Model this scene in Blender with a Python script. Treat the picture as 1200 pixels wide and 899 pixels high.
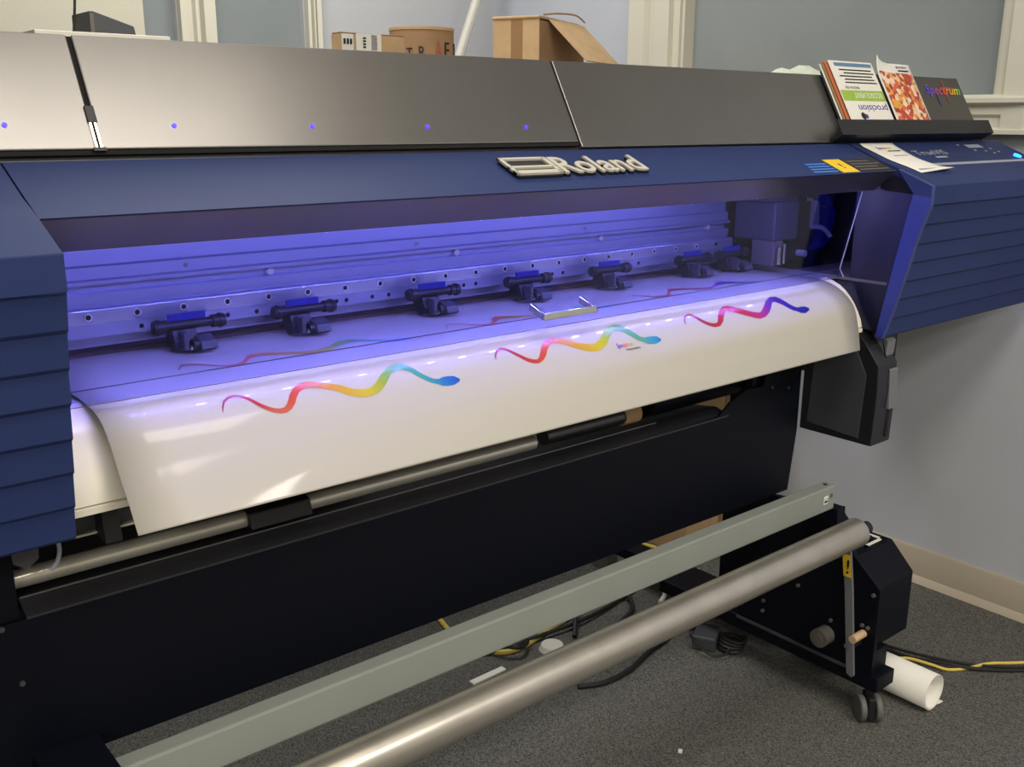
import bpy, math, random
from mathutils import Vector, Matrix
random.seed(7)
for _o in list(bpy.data.objects): bpy.data.objects.remove(_o)
SC = bpy.context.scene
COL = SC.collection

# ------------------------------------------------------------ camera
cd = bpy.data.cameras.new('camera'); cam = bpy.data.objects.new('camera', cd); COL.objects.link(cam)
R_ = (0.76894, -0.63932, 0.00348); U_ = (0.16269, 0.20093, 0.96600); F_ = (0.61828, 0.74223, -0.25851)
cam.matrix_world = Matrix(((R_[0], U_[0], -F_[0], 0), (R_[1], U_[1], -F_[1], 0), (R_[2], U_[2], -F_[2], 1.22), (0, 0, 0, 1)))
cd.sensor_width = 36; cd.sensor_fit = 'HORIZONTAL'; cd.lens = 34.71; cd.clip_start = 0.02
SC.camera = cam

# ------------------------------------------------------------ world, lights, exposure
w = bpy.data.worlds.new('world'); SC.world = w; w.use_nodes = True
w.node_tree.nodes['Background'].inputs[0].default_value = (0.8, 0.85, 1, 1)
w.node_tree.nodes['Background'].inputs[1].default_value = 0.15
def area(name, loc, sx, sy, power, color, rot=(0, 0, 0)):
    l = bpy.data.lights.new(name, 'AREA'); l.shape = 'RECTANGLE'; l.size = sx; l.size_y = sy
    l.energy = power; l.color = color
    o = bpy.data.objects.new(name, l); COL.objects.link(o); o.location = loc; o.rotation_euler = rot
    return o
area('ceiling_light_near', (0.58, 0.10, 2.57), 1.45, 0.55, 20, (1.0, 0.92, 0.80))
area('ceiling_light_far', (-1.4, -2.3, 2.57), 1.2, 0.6, 52, (1.0, 0.93, 0.84))
area('ceiling_light_front', (1.3, -1.3, 2.57), 1.2, 0.6, 52, (1.0, 0.93, 0.82))
area('ceiling_light_back', (1.2, 2.2, 2.57), 1.2, 0.6, 23, (0.97, 0.96, 0.94))
SC.view_settings.view_transform = 'Standard'; SC.view_settings.look = 'None'
SC.view_settings.gamma = 1; SC.view_settings.use_curve_mapping = False
SC.view_settings.exposure = 0.28

# ------------------------------------------------------------ materials
def lin(c):
    return tuple(((v/255)/12.92 if v/255 <= .04045 else ((v/255+.055)/1.055)**2.4) for v in c)
MATS = {}
def mat(name, rgb, rough=.5, metal=0, noise=0, nscale=40, bump=0, bscale=200, coat=0, crough=.08, emit=0, spec=.5, aniso=0, ntint=None):
    m = bpy.data.materials.new(name); m.use_nodes = True; nt = m.node_tree; b = nt.nodes['Principled BSDF']
    c = lin(rgb)
    b.inputs['Base Color'].default_value = (*c, 1); b.inputs['Roughness'].default_value = rough
    b.inputs['Metallic'].default_value = metal; b.inputs['Specular IOR Level'].default_value = spec
    if coat: b.inputs['Coat Weight'].default_value = coat; b.inputs['Coat Roughness'].default_value = crough
    if aniso: b.inputs['Anisotropic'].default_value = aniso
    tc = nt.nodes.new('ShaderNodeTexCoord')
    if noise:
        n = nt.nodes.new('ShaderNodeTexNoise'); n.inputs['Scale'].default_value = nscale; n.inputs['Detail'].default_value = 5
        nt.links.new(tc.outputs['Object'], n.inputs['Vector'])
        r = nt.nodes.new('ShaderNodeValToRGB'); nt.links.new(n.outputs['Fac'], r.inputs[0])
        c2 = lin(ntint) if ntint else tuple(v*(1-noise) for v in c)
        r.color_ramp.elements[0].position = .35; r.color_ramp.elements[1].position = .65
        r.color_ramp.elements[0].color = (*c2, 1); r.color_ramp.elements[1].color = (*[min(1, v*(1+noise*.5)) for v in c], 1)
        nt.links.new(r.outputs[0], b.inputs['Base Color'])
    if bump:
        n = nt.nodes.new('ShaderNodeTexNoise'); n.inputs['Scale'].default_value = bscale; n.inputs['Detail'].default_value = 4
        nt.links.new(tc.outputs['Object'], n.inputs['Vector'])
        bp = nt.nodes.new('ShaderNodeBump'); bp.inputs['Strength'].default_value = bump; bp.inputs['Distance'].default_value = .002
        nt.links.new(n.outputs['Fac'], bp.inputs['Height']); nt.links.new(bp.outputs[0], b.inputs['Normal'])
    if emit:
        b.inputs['Emission Color'].default_value = (*c, 1); b.inputs['Emission Strength'].default_value = emit
    MATS[name] = m
    return m
def rainbow(name, stops, axis=0, rough=.3, rev=False, dim=.62):
    m = mat(name, (255, 255, 255), rough); nt = m.node_tree; b = nt.nodes['Principled BSDF']
    tc = nt.nodes.new('ShaderNodeTexCoord'); s = nt.nodes.new('ShaderNodeSeparateXYZ'); r = nt.nodes.new('ShaderNodeValToRGB')
    nt.links.new(tc.outputs['Generated'], s.inputs[0]); nt.links.new(s.outputs[axis], r.inputs[0]); nt.links.new(r.outputs[0], b.inputs['Base Color'])
    cr = r.color_ramp
    while len(cr.elements) < len(stops): cr.elements.new(.5)
    for e, (p, c) in zip(cr.elements, stops): e.position = p; e.color = (*[v*dim for v in lin(c)], 1)
    return m

M_blue = mat('navy_plastic', (43, 55, 98), .55, noise=.06, nscale=6, bump=.04, bscale=900, spec=.1)
M_bluelip = mat('navy_edge_plastic', (44, 56, 116), .45)
M_black = mat('black_satin_metal', (38, 38, 40), .33, bump=.03, bscale=700, spec=.9)
M_lid = mat('brushed_gunmetal_lid', (122, 120, 118), .31, metal=.75, noise=.04, nscale=9, bump=.02, bscale=300)
M_badge = mat('badge_silver', (214, 210, 196), .35, metal=.3)
M_blackm = mat('black_powder_coat', (8, 11, 22), .5, bump=.05, bscale=900, spec=.16)
M_dark = mat('dark_plastic', (24, 24, 30), .5)
M_darkg = mat('dark_grey_metal', (62, 64, 70), .5)
M_lever = mat('grey_lever_metal', (104, 106, 110), .45)
M_under = mat('glossy_dark_underside', (84, 82, 104), .28, metal=.5)
M_inner = mat('black_navy_panel', (20, 20, 34), .5)
M_tray = mat('charcoal_lit_flange', (46, 46, 52), .5)  # lighter than the skirt: light on the upturned flange put into its colour
M_void = mat('black_gap', (4, 4, 6), .9)  # near-black that paints the darkness inside gaps and holes
M_steel = mat('brushed_steel', (190, 190, 195), .3, metal=1, noise=.05, nscale=30)
M_alu = mat('satin_aluminium', (175, 178, 195), .38, metal=.75)
M_platen = mat('platen_metal', (170, 172, 178), .4, metal=.5)
M_apron = mat('cream_apron_metal', (216, 211, 196), .45)
M_vinyl = mat('glossy_white_vinyl', (178, 174, 165), .42, coat=.42, crough=.055, spec=.25)
M_beam = mat('grey_painted_metal', (134, 139, 134), .38, noise=.03, nscale=10)
M_core = mat('silver_tube', (188, 183, 173), .32, metal=.78, noise=.08, nscale=20)
M_white = mat('white_paint', (214, 211, 200), .45)
M_trim = mat('cream_trim_paint', (212, 208, 192), .4)
M_wallr = mat('pale_blue_wall_paint', (190, 194, 204), .85, noise=.03, nscale=3, bump=.1, bscale=300)
M_wallb = mat('pale_grey_wall_paint', (190, 192, 196), .85, noise=.02, nscale=3)
M_beige = mat('beige_wall_paint', (200, 196, 178), .8)
M_ceil = mat('ceiling_white', (225, 222, 214), .9)
M_base = mat('taupe_vinyl_baseboard', (178, 168, 152), .5)
M_pane = mat('smoky_glass', (140, 147, 149), .22, noise=.08, nscale=2.2, coat=.3)
M_card = mat('cardboard', (190, 158, 118), .85, noise=.08, nscale=25)
M_card2 = mat('cardboard_dark', (158, 124, 90), .85, noise=.08, nscale=25)
M_tape = mat('brown_packing_tape', (150, 116, 80), .35)
M_ink = mat('black_print', (25, 24, 30), .6)
M_red = mat('red_print', (168, 88, 66), .6)
M_paper = mat('white_paper', (228, 226, 218), .7)
M_paperg = mat('pale_green_paper', (196, 206, 190), .7)
M_tan_dark = mat('brown_media_slot', (84, 70, 64), .6)
M_yellow = mat('yellow_label', (226, 190, 40), .5)
M_yel = mat('yellow_cable_jacket', (216, 192, 92), .5)
M_cab = mat('black_rubber', (22, 22, 24), .55)
M_wcab = mat('white_cable_jacket', (220, 218, 210), .5)
M_wheel = mat('grey_caster_tyre', (95, 95, 92), .6)
M_tan = mat('tan_plastic', (196, 164, 130), .5)
M_greyk = mat('grey_knob_plastic', (92, 88, 84), .5)
M_bluelab = mat('blue_label', (30, 32, 120), .4)
M_boardb = mat('blue_board', (40, 44, 190), .4)
M_tube = mat('bright_media_tube', (206, 202, 192), .24, metal=.5)
M_railm = mat('polished_rail', (200, 202, 210), .22, metal=.7)
M_cyanlab = mat('light_blue_label', (60, 120, 200), .5)
M_ltext = mat('light_grey_print', (150, 155, 170), .5)
M_chrome = mat('chrome', (215, 212, 200), .18, metal=1)
M_led = mat('led_blue_light', (158, 156, 255), emit=600)
M_dot = mat('indicator_light', (40, 30, 255), emit=5)
M_btn = mat('power_light', (30, 130, 255), emit=5)
M_green = mat('green_print', (150, 185, 70), .5)
M_purple = mat('purple_print', (70, 62, 150), .5)
M_orange = mat('orange_cover_paper', (190, 105, 66), .5)
M_sky = mat('blue_print', (90, 130, 165), .5)

# carpet: grey flecks with pile relief
M_carpet = mat('charcoal_carpet', (74, 74, 72), .95, spec=.15)
nt = M_carpet.node_tree; b = nt.nodes['Principled BSDF']; tc = nt.nodes.new('ShaderNodeTexCoord')
n1 = nt.nodes.new('ShaderNodeTexNoise'); n1.inputs['Scale'].default_value = 520; n1.inputs['Detail'].default_value = 6; n1.inputs['Roughness'].default_value = .75
mp = nt.nodes.new('ShaderNodeMapping'); mp.inputs['Scale'].default_value = (1, .55, 1); mp.inputs['Rotation'].default_value = (0, 0, .5)
nt.links.new(tc.outputs['Object'], mp.inputs[0]); nt.links.new(mp.outputs[0], n1.inputs['Vector'])
r1 = nt.nodes.new('ShaderNodeValToRGB'); r1.color_ramp.elements[0].position = .38; r1.color_ramp.elements[1].position = .66
r1.color_ramp.elements[0].color = (*lin((28, 29, 32)), 1); r1.color_ramp.elements[1].color = (*lin((136, 135, 129)), 1)
nt.links.new(n1.outputs['Fac'], r1.inputs[0]); nt.links.new(r1.outputs[0], b.inputs['Base Color'])
bp_ = nt.nodes.new('ShaderNodeBump'); bp_.inputs['Strength'].default_value = .5; bp_.inputs['Distance'].default_value = .004
nt.links.new(n1.outputs['Fac'], bp_.inputs['Height']); nt.links.new(bp_.outputs[0], b.inputs['Normal'])

# clear blue-tinted acrylic pane
M_acr = bpy.data.materials.new('blue_tinted_acrylic'); M_acr.use_nodes = True
nt = M_acr.node_tree; nt.nodes.remove(nt.nodes['Principled BSDF']); out = nt.nodes['Material Output']
t_ = nt.nodes.new('ShaderNodeBsdfTransparent'); t_.inputs[0].default_value = (.74, .74, .98, 1)
g_ = nt.nodes.new('ShaderNodeBsdfGlossy'); g_.inputs['Roughness'].default_value = .04
lw_ = nt.nodes.new('ShaderNodeLayerWeight'); lw_.inputs[0].default_value = .5
pw_ = nt.nodes.new('ShaderNodeMath'); pw_.operation = 'POWER'; pw_.inputs[1].default_value = 5; nt.links.new(lw_.outputs['Facing'], pw_.inputs[0])
fr = nt.nodes.new('ShaderNodeMath'); fr.operation = 'MULTIPLY_ADD'; fr.inputs[1].default_value = .6; fr.inputs[2].default_value = .03; nt.links.new(pw_.outputs[0], fr.inputs[0]); mx = nt.nodes.new('ShaderNodeMixShader')
nt.links.new(fr.outputs[0], mx.inputs[0]); nt.links.new(t_.outputs[0], mx.inputs[1]); nt.links.new(g_.outputs[0], mx.inputs[2]); nt.links.new(mx.outputs[0], out.inputs[0])

# fruit and vegetable picture of the second leaflet
M_fruit = mat('fruit_picture', (200, 90, 60), .35); nt = M_fruit.node_tree; b = nt.nodes['Principled BSDF']
tc = nt.nodes.new('ShaderNodeTexCoord'); vo = nt.nodes.new('ShaderNodeTexVoronoi'); vo.inputs['Scale'].default_value = 105
nt.links.new(tc.outputs['Object'], vo.inputs['Vector'])
sp = nt.nodes.new('ShaderNodeSeparateColor'); nt.links.new(vo.outputs['Color'], sp.inputs[0])
rr = nt.nodes.new('ShaderNodeValToRGB'); rr.color_ramp.interpolation = 'CONSTANT'
cols = [(0, (178, 62, 44)), (.25, (214, 96, 60)), (.42, (232, 190, 160)), (.58, (226, 160, 50)), (.72, (150, 50, 52)), (.85, (236, 214, 190))]
while len(rr.color_ramp.elements) < len(cols): rr.color_ramp.elements.new(.5)
for e, (p, c) in zip(rr.color_ramp.elements, cols): e.position = p; e.color = (*lin(c), 1)
nt.links.new(sp.outputs[0], rr.inputs[0]); nt.links.new(rr.outputs[0], b.inputs['Base Color'])

RB = [(0, (140, 20, 50)), (.12, (200, 40, 60)), (.3, (230, 90, 50)), (.45, (238, 176, 50)), (.58, (226, 206, 60)), (.7, (130, 190, 60)), (.84, (70, 180, 170)), (.93, (40, 130, 215)), (1, (30, 90, 205))]
M_sn1 = rainbow('rainbow_ink_one', RB)
M_sn2 = rainbow('rainbow_ink_two', [(0, (150, 25, 60)), (.15, (210, 60, 60)), (.3, (232, 100, 50)), (.45, (238, 170, 60)), (.6, (228, 210, 40)), (.7, (160, 208, 50)), (.8, (110, 185, 100)), (.9, (90, 180, 170)), (.96, (40, 165, 210)), (1, (30, 130, 205))])
M_sn3 = rainbow('rainbow_ink_three', [(0, (150, 30, 60)), (.2, (196, 44, 60)), (.45, (214, 60, 70)), (.58, (200, 50, 140)), (.7, (120, 60, 190)), (.85, (60, 50, 180)), (1, (34, 40, 170))])
M_logo = rainbow('rainbow_logo_ink', [(0, (50, 90, 210)), (.2, (120, 60, 190)), (.4, (210, 60, 130)), (.55, (232, 90, 50)), (.75, (240, 170, 50)), (.9, (200, 214, 60)), (1, (90, 190, 80))], rough=.5, dim=1)

# ------------------------------------------------------------ mesh helpers (world coordinates)
class MB:
    def __init__(s): s.v = []; s.f = []
    def add(s, vs, fs):
        n = len(s.v); s.v += [tuple(v) for v in vs]; s.f += [tuple(i+n for i in f) for f in fs]; return s
    def box(s, x0, x1, y0, y1, z0, z1):
        return s.add([(x0,y0,z0),(x1,y0,z0),(x1,y1,z0),(x0,y1,z0),(x0,y0,z1),(x1,y0,z1),(x1,y1,z1),(x0,y1,z1)],
                     [(3,2,1,0),(4,5,6,7),(0,1,5,4),(1,2,6,5),(2,3,7,6),(3,0,4,7)])
    def frame_box(s, o, ux, uy, uz, a, b_, c):   # box in an oriented frame; a,b,c = (lo,hi)
        o, ux, uy, uz = map(Vector, (o, ux, uy, uz)); P = []
        for k in c:
            for i, j in ((a[0], b_[0]), (a[1], b_[0]), (a[1], b_[1]), (a[0], b_[1])): P.append(o+ux*i+uy*j+uz*k)
        return s.add(P, [(3,2,1,0),(4,5,6,7),(0,1,5,4),(1,2,6,5),(2,3,7,6),(3,0,4,7)])
    def prism(s, pts, a0, a1, axis='x'):         # polygon extruded along an axis
        n = len(pts); P = []
        for a in (a0, a1):
            for p, q in pts: P.append((a, p, q) if axis == 'x' else (p, a, q) if axis == 'y' else (p, q, a))
        return s.add(P, [tuple(range(n)), tuple(range(2*n-1, n-1, -1))] + [(i, i+n, (i+1) % n+n, (i+1) % n) for i in range(n)])
    def cyl(s, p0, p1, r, n=20, r1=None, cap=True):
        p0, p1 = Vector(p0), Vector(p1); d = (p1-p0).normalized(); r1 = r if r1 is None else r1
        a = d.orthogonal().normalized(); c = d.cross(a); P = []
        for p, q in ((p0, r), (p1, r1)):
            for i in range(n): t = 2*math.pi*i/n; P.append(p+(a*math.cos(t)+c*math.sin(t))*q)
        F = [(i, (i+1) % n, (i+1) % n+n, i+n) for i in range(n)]
        if cap: F += [tuple(range(n-1, -1, -1)), tuple(range(n, 2*n))]
        return s.add(P, F)
    def pipe(s, p0, p1, r, ri, n=32):            # hollow tube
        p0, p1 = Vector(p0), Vector(p1); d = (p1-p0).normalized(); a = d.orthogonal().normalized(); c = d.cross(a); P = []
        for p, q in ((p0, r), (p1, r), (p1, ri), (p0, ri)):
            for i in range(n): t = 2*math.pi*i/n; P.append(p+(a*math.cos(t)+c*math.sin(t))*q)
        F = []
        for k in range(4):
            for i in range(n): F.append((k*n+i, k*n+(i+1) % n, ((k+1) % 4)*n+(i+1) % n, ((k+1) % 4)*n+i))
        return s.add(P, F)
    def path(s, pts, r, n=8, smooth=4):
        P = [Vector(p) for p in pts]
        if smooth:
            Q = []
            for i in range(len(P)-1):
                a, b_, c, d = P[max(i-1, 0)], P[i], P[i+1], P[min(i+2, len(P)-1)]
                for k in range(smooth):
                    t = k/smooth; Q.append(.5*((2*b_)+(c-a)*t+(2*a-5*b_+4*c-d)*t*t+(3*b_-a-3*c+d)*t**3))
            Q.append(P[-1]); P = Q
        V = []; up = None
        for i, p in enumerate(P):
            d = (P[min(i+1, len(P)-1)]-P[max(i-1, 0)]).normalized()
            a = d.orthogonal().normalized() if up is None else (up-d*up.dot(d)).normalized(); up = a; c = d.cross(a)
            for k in range(n): t = 2*math.pi*k/n; V.append(p+(a*math.cos(t)+c*math.sin(t))*r)
        F = [(i*n+k, i*n+(k+1) % n, (i+1)*n+(k+1) % n, (i+1)*n+k) for i in range(len(P)-1) for k in range(n)]
        F += [tuple(range(n-1, -1, -1)), tuple(range((len(P)-1)*n, len(P)*n))]
        return s.add(V, F)
    def grid(s, fn, nu, nv):                     # surface fn(i,j)->point
        V = [fn(i, j) for i in range(nu) for j in range(nv)]
        return s.add(V, [(i*nv+j, (i+1)*nv+j, (i+1)*nv+j+1, i*nv+j+1) for i in range(nu-1) for j in range(nv-1)])
WL = {}
def build(mb, name, m, parent=None, smooth=False, bevel=0, solid=0, loc=None, kind=None):
    """links mb as one mesh object; vertices are world coordinates unless loc is given (then local to loc)"""
    org = WL[parent.name] if parent else Vector((0, 0, 0))
    me = bpy.data.meshes.new(name)
    if loc is None and not parent:
        c = [sum(v[i] for v in mb.v)/len(mb.v) for i in range(2)]; base = Vector((c[0], c[1], min(v[2] for v in mb.v)))
    else: base = org
    if loc is not None: vs = mb.v
    else: vs = [tuple(Vector(v)-base) for v in mb.v]
    me.from_pydata(vs, [], mb.f); me.materials.append(m); me.validate(); me.update()
    bmx = __import__('bmesh').new(); bmx.from_mesh(me); __import__('bmesh').ops.recalc_face_normals(bmx, faces=bmx.faces); bmx.to_mesh(me); bmx.free()
    o = bpy.data.objects.new(name, me); COL.objects.link(o)
    if parent: o.parent = parent
    if loc is not None: o.location = Vector(loc)-org; WL[o.name] = Vector(loc)
    elif not parent: o.location = base; WL[o.name] = base
    else: WL[o.name] = org.copy()
    if smooth:
        me.polygons.foreach_set('use_smooth', [True]*len(me.polygons))
        try: me.set_sharp_from_angle(angle=math.radians(40))
        except Exception: pass
    if solid:
        md = o.modifiers.new('solid', 'SOLIDIFY'); md.thickness = solid; md.offset = 0
    if bevel:
        md = o.modifiers.new('bevel', 'BEVEL'); md.width = bevel; md.segments = 2; md.limit_method = 'ANGLE'; md.angle_limit = math.radians(35)
    if kind: o['kind'] = kind
    return o
def thing(name, loc, label, cat, group=None):
    o = bpy.data.objects.new(name, None); COL.objects.link(o); o.location = loc; o.empty_display_size = .1
    WL[o.name] = Vector(loc); return tag(o, label, cat, group)
def tag(o, label, cat, group=None):
    o['label'] = label; o['category'] = cat
    if group: o['group'] = group
    return o
def struct(mb, name, m, **k):
    return build(mb, name, m, kind='structure', **k)
def text(s_, name, m, parent, o, ux, uy, wd, ht, ext=.0004, shear=0, bold=0, kind=None, lines=1):
    """real lettering fitted into wd x ht, lower left corner at o, running along ux, upright along uy"""
    cu = bpy.data.curves.new('t', 'FONT'); cu.body = s_; cu.extrude = .02; cu.shear = shear; cu.offset = bold; cu.resolution_u = 3
    to = bpy.data.objects.new('t', cu); COL.objects.link(to); bpy.context.view_layer.update()
    me = bpy.data.meshes.new_from_object(to.evaluated_get(bpy.context.evaluated_depsgraph_get())); bpy.data.objects.remove(to)
    xs = [v.co.x for v in me.vertices]; ys = [v.co.y for v in me.vertices]
    x0, x1, y0, y1 = min(xs), max(xs), min(ys), max(ys)
    o, ux, uy = Vector(o), Vector(ux).normalized(), Vector(uy).normalized(); n = ux.cross(uy)
    org = WL[parent.name]
    for v in me.vertices:
        p = o+ux*((v.co.x-x0)/(x1-x0)*wd)+uy*((v.co.y-y0)/(y1-y0)*ht)+n*((v.co.z+.02)/.04*ext)
        v.co = p-org
    m2 = bpy.data.meshes.new(name); m2.from_pydata([tuple(v.co) for v in me.vertices], [], [tuple(p.vertices) for p in me.polygons]); m2.update(); bpy.data.meshes.remove(me); me = m2
    me.materials.append(m)
    ob = bpy.data.objects.new(name, me); COL.objects.link(ob); ob.parent = parent; WL[ob.name] = org.copy()
    if kind: ob['kind'] = kind
    return ob
def dup(o, parent, loc=None):
    c = o.copy(); COL.objects.link(c); c.parent = parent
    if loc is not None: c.location = loc
    for ch in o.children: dup(ch, c)
    return c

# ============================================================ the room
XR, YB, XL_, YF, ZC = 2.447, 3.06, -2.6, -3.2, 2.6
struct(MB().box(XL_-.1, XR+.1, YF-.1, YB+.1, -.08, 0), 'floor', M_carpet)
struct(MB().box(XL_-.1, XR+.1, YF-.1, YB+.1, ZC, ZC+.08), 'ceiling', M_ceil)
# right wall with its window opening y 1.14..2.13, z 1.28..2.3
def wall_x(x0, x1, ya, yb, holes):
    m = MB(); y = ya
    for (h0, h1, z0, z1) in holes:
        m.box(x0, x1, y, h0, 0, ZC); m.box(x0, x1, h0, h1, 0, z0); m.box(x0, x1, h0, h1, z1, ZC); y = h1
    return m.box(x0, x1, y, yb, 0, ZC)
struct(wall_x(XR, XR+.1, YF, YB+.1, [(1.14, 2.13, 1.28, 2.3)]), 'wall_right', M_wallr)
mb = MB(); x = XL_
for (h0, h1, z0, z1) in [(1.095, 1.235, .9, 2.3), (1.35, 1.66, .9, 2.3)]:
    mb.box(x, h0, YB, YB+.1, 0, ZC); mb.box(h0, h1, YB, YB+.1, 0, z0); mb.box(h0, h1, YB, YB+.1, z1, ZC); x = h1
mb.box(x, XR, YB, YB+.1, 0, ZC); struct(mb, 'wall_back', M_wallb)
struct(MB().box(XL_-.1, XL_, YF, YB, 0, ZC), 'wall_left', M_wallb)
struct(MB().box(XL_, XR, YF-.1, YF, 0, ZC), 'wall_front', M_beige)
struct(MB().box(-1.2, 1.092, 2.94, YB-.001, 0, ZC-.001), 'wall_partition', M_beige)
# baseboards: tall vinyl face with a rounded toe
def bb(y0, y1): return MB().prism([(XR-.0005, 0), (XR-.022, 0), (XR-.018, .008), (XR-.009, .018), (XR-.008, .09), (XR-.004, .097), (XR-.0005, .097)], y0, y1, 'y')
struct(bb(YF+.01, YB-.02), 'baseboard_right', M_base, smooth=True)
struct(MB().prism([(YB-.0005, 0), (YB-.022, 0), (YB-.018, .008), (YB-.009, .018), (YB-.008, .09), (YB-.004, .097), (YB-.0005, .097)], 1.10, XR-.024, 'x'), 'baseboard_back', M_base, smooth=True)
# right window
wr = struct(MB().box(XR+.045, XR+.06, 1.14, 2.13, 1.28, 2.3), 'window_1', M_pane)
def casing_y(name, ya, yb, z0, z1, sgn):   # stepped vertical casing on the right wall
    W = abs(yb-ya); pr = [(0, .012), (.12, .012), (.14, .03), (.42, .034), (.46, .022), (.55, .022), (.6, .04), (.9, .044), (1, .02)]
    P = [(XR-.0005, ya)] + [(XR-d, ya+sgn*W*t) for t, d in pr] + [(XR-.0005, yb)]
    build(MB().prism(P, z0, z1, 'z'), name, M_trim, wr)
casing_y('window_casing', 2.13, 2.335, 1.19, 2.4, 1)
casing_y('window_casing', 1.14, .95, 1.19, 2.4, -1)
build(MB().box(XR-.001, XR+.05, 1.14, 1.15, 1.28, 2.3), 'window_jamb', M_trim, wr)
build(MB().box(XR-.001, XR+.05, 2.12, 2.13, 1.28, 2.3), 'window_jamb', M_trim, wr)
build(MB().prism([(XR+.05, 1.281), (XR-.02, 1.281), (XR-.045, 1.272), (XR-.045, 1.262), (XR-.03, 1.255), (XR-.03, 1.235), (XR-.022, 1.228), (XR-.022, 1.205), (XR-.036, 1.2), (XR-.036, 1.19), (XR+.05, 1.19)], .951, 2.334, 'y'), 'window_sill', M_trim, wr)
build(MB().box(XR-.045, XR-.001, .95, 2.335, 2.3, 2.4), 'window_head', M_trim, wr)
# back windows
wb = struct(MB().box(1.095, 1.235, YB+.03, YB+.045, .9, 2.3), 'window_2', M_pane)
wc = struct(MB().box(1.35, 1.66, YB+.03, YB+.045, .9, 2.3), 'window_3', M_pane)
def casing_x(par, xa, xb):
    W = xb-xa; pr = [(0, .03), (.18, .034), (.22, .018), (.36, .018), (.4, .036), (.48, .038), (.52, .012), (.6, .012), (.64, .036), (.95, .04), (1, .02)]
    P = [(xa, YB-.0005)] + [(xa+W*t, YB-d) for t, d in pr] + [(xb, YB-.0005)]
    build(MB().prism(P, .85, 2.4, 'z'), 'window_casing', M_trim, par)
casing_x(wc, 1.237, 1.348); casing_x(wc, 1.662, 1.708)
build(MB().box(1.236, 1.71, YB-.04, YB-.001, .85, .9), 'window_sill', M_trim, wc)
build(MB().box(1.236, 1.71, YB-.04, YB-.001, 2.3, 2.4), 'window_head', M_trim, wc)
# ============================================================ the printer
PR = thing('large_format_printer', (1.05, 1.25, 0), 'long navy blue and black wide-format printer with louvred ends, across the whole picture', 'printer')
X0, X1 = .25, 1.743          # the opening between the two end covers
def px(pts, a, b_, name, m, **k): return build(MB().prism(pts, a, b_), name, m, PR, **k)
# top housing and rear housing
top = px([(1.102, 1.172), (1.106, 1.178), (1.178, 1.300), (1.19, 1.304), (1.49, 1.304), (1.5, 1.29), (1.5, 1.111), (1.102, 1.111)], -.25, 2.27, 'top_housing', M_black)
px([(1.318, .80), (1.318, 1.11), (1.5, 1.11), (1.5, .80)], -.25, 2.36, 'rear_housing', M_dark)
px([(1.12, 1.11), (1.12, 1.184), (1.14, 1.19), (1.5, 1.19), (1.5, 1.11)], 2.272, 2.36, 'top_end_deck', M_black, bevel=.003)
LD = Vector((0, .495, .869)); LN = Vector((0, -.869, .495))
def L(x, s, o): return Vector((x, 1.10, 1.183))+LD*s+LN*o
def lidbox(x0, x1, s0, s1, o0, o1): return MB().frame_box(L(0, 0, 0), (1, 0, 0), LD, LN, (x0, x1), (s0, s1), (o0, o1))
lids = []
for a, b_, s0 in ((-.25, .3485, .006), (.3535, 1.0465, .006), (1.0505, 2.27, -.003)):
    lids.append(build(lidbox(a, b_, s0, .1425, -.007, .0), 'lid', M_lid, PR, bevel=.0015))
for i, (x, s) in ((0, (.264, .034)), (1, (.438, .033)), (1, (.610, .032)), (1, (.781, .031)), (1, (.953, .030))):
    build(MB().cyl(L(x, s, 0), L(x, s, .0012), .0026, 12), 'indicator_light', M_dot, lids[i])
build(lidbox(-.25, 1.0465, .0005, .0055, -.0065, -.002), 'lid_gap_shade', M_void, PR)  # black strips paint the shade in the open gaps around the lids
build(lidbox(.3487, .3533, .004, .142, -.0065, -.003), 'lid_gap_shade', M_void, PR)
build(lidbox(1.0467, 1.0503, .004, .142, -.0065, -.002), 'lid_gap_shade', M_void, PR)
la = build(lidbox(.3455, .3555, .036, .056, 0, .0025), 'lid_latch', M_dark, PR, bevel=.0008)
for x in (.3475, .3525): build(lidbox(x-.0012, x+.0012, .006, .036, 0, .002), 'latch_strip', M_chrome, la)
build(lidbox(.344, .357, .003, .007, 0, .0022), 'latch_foot', M_dark, la)
# fascia with a flat brow, folded under to the pane
fas = px([(.980, 1.1302), (1.022, 1.1475), (1.090, 1.1767), (1.101, 1.1767), (1.101, 1.165), (1.03, 1.118), (.985, 1.1265)], X0+.001, X1-.001, 'fascia', M_blue)
px([(.9815, 1.1285), (1.022, 1.093), (1.026, 1.0945), (1.03, 1.1165), (.986, 1.1268)], X0+.001, X1-.001, 'fascia_underside', M_under)
FU = Vector((0, .0924, .0401)).normalized(); FN = Vector((0, -.398, .917))
def Fp(x, y, h=0): return Vector((x, y, 1.1302+(y-.98)*.4225))+FN*h
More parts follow.
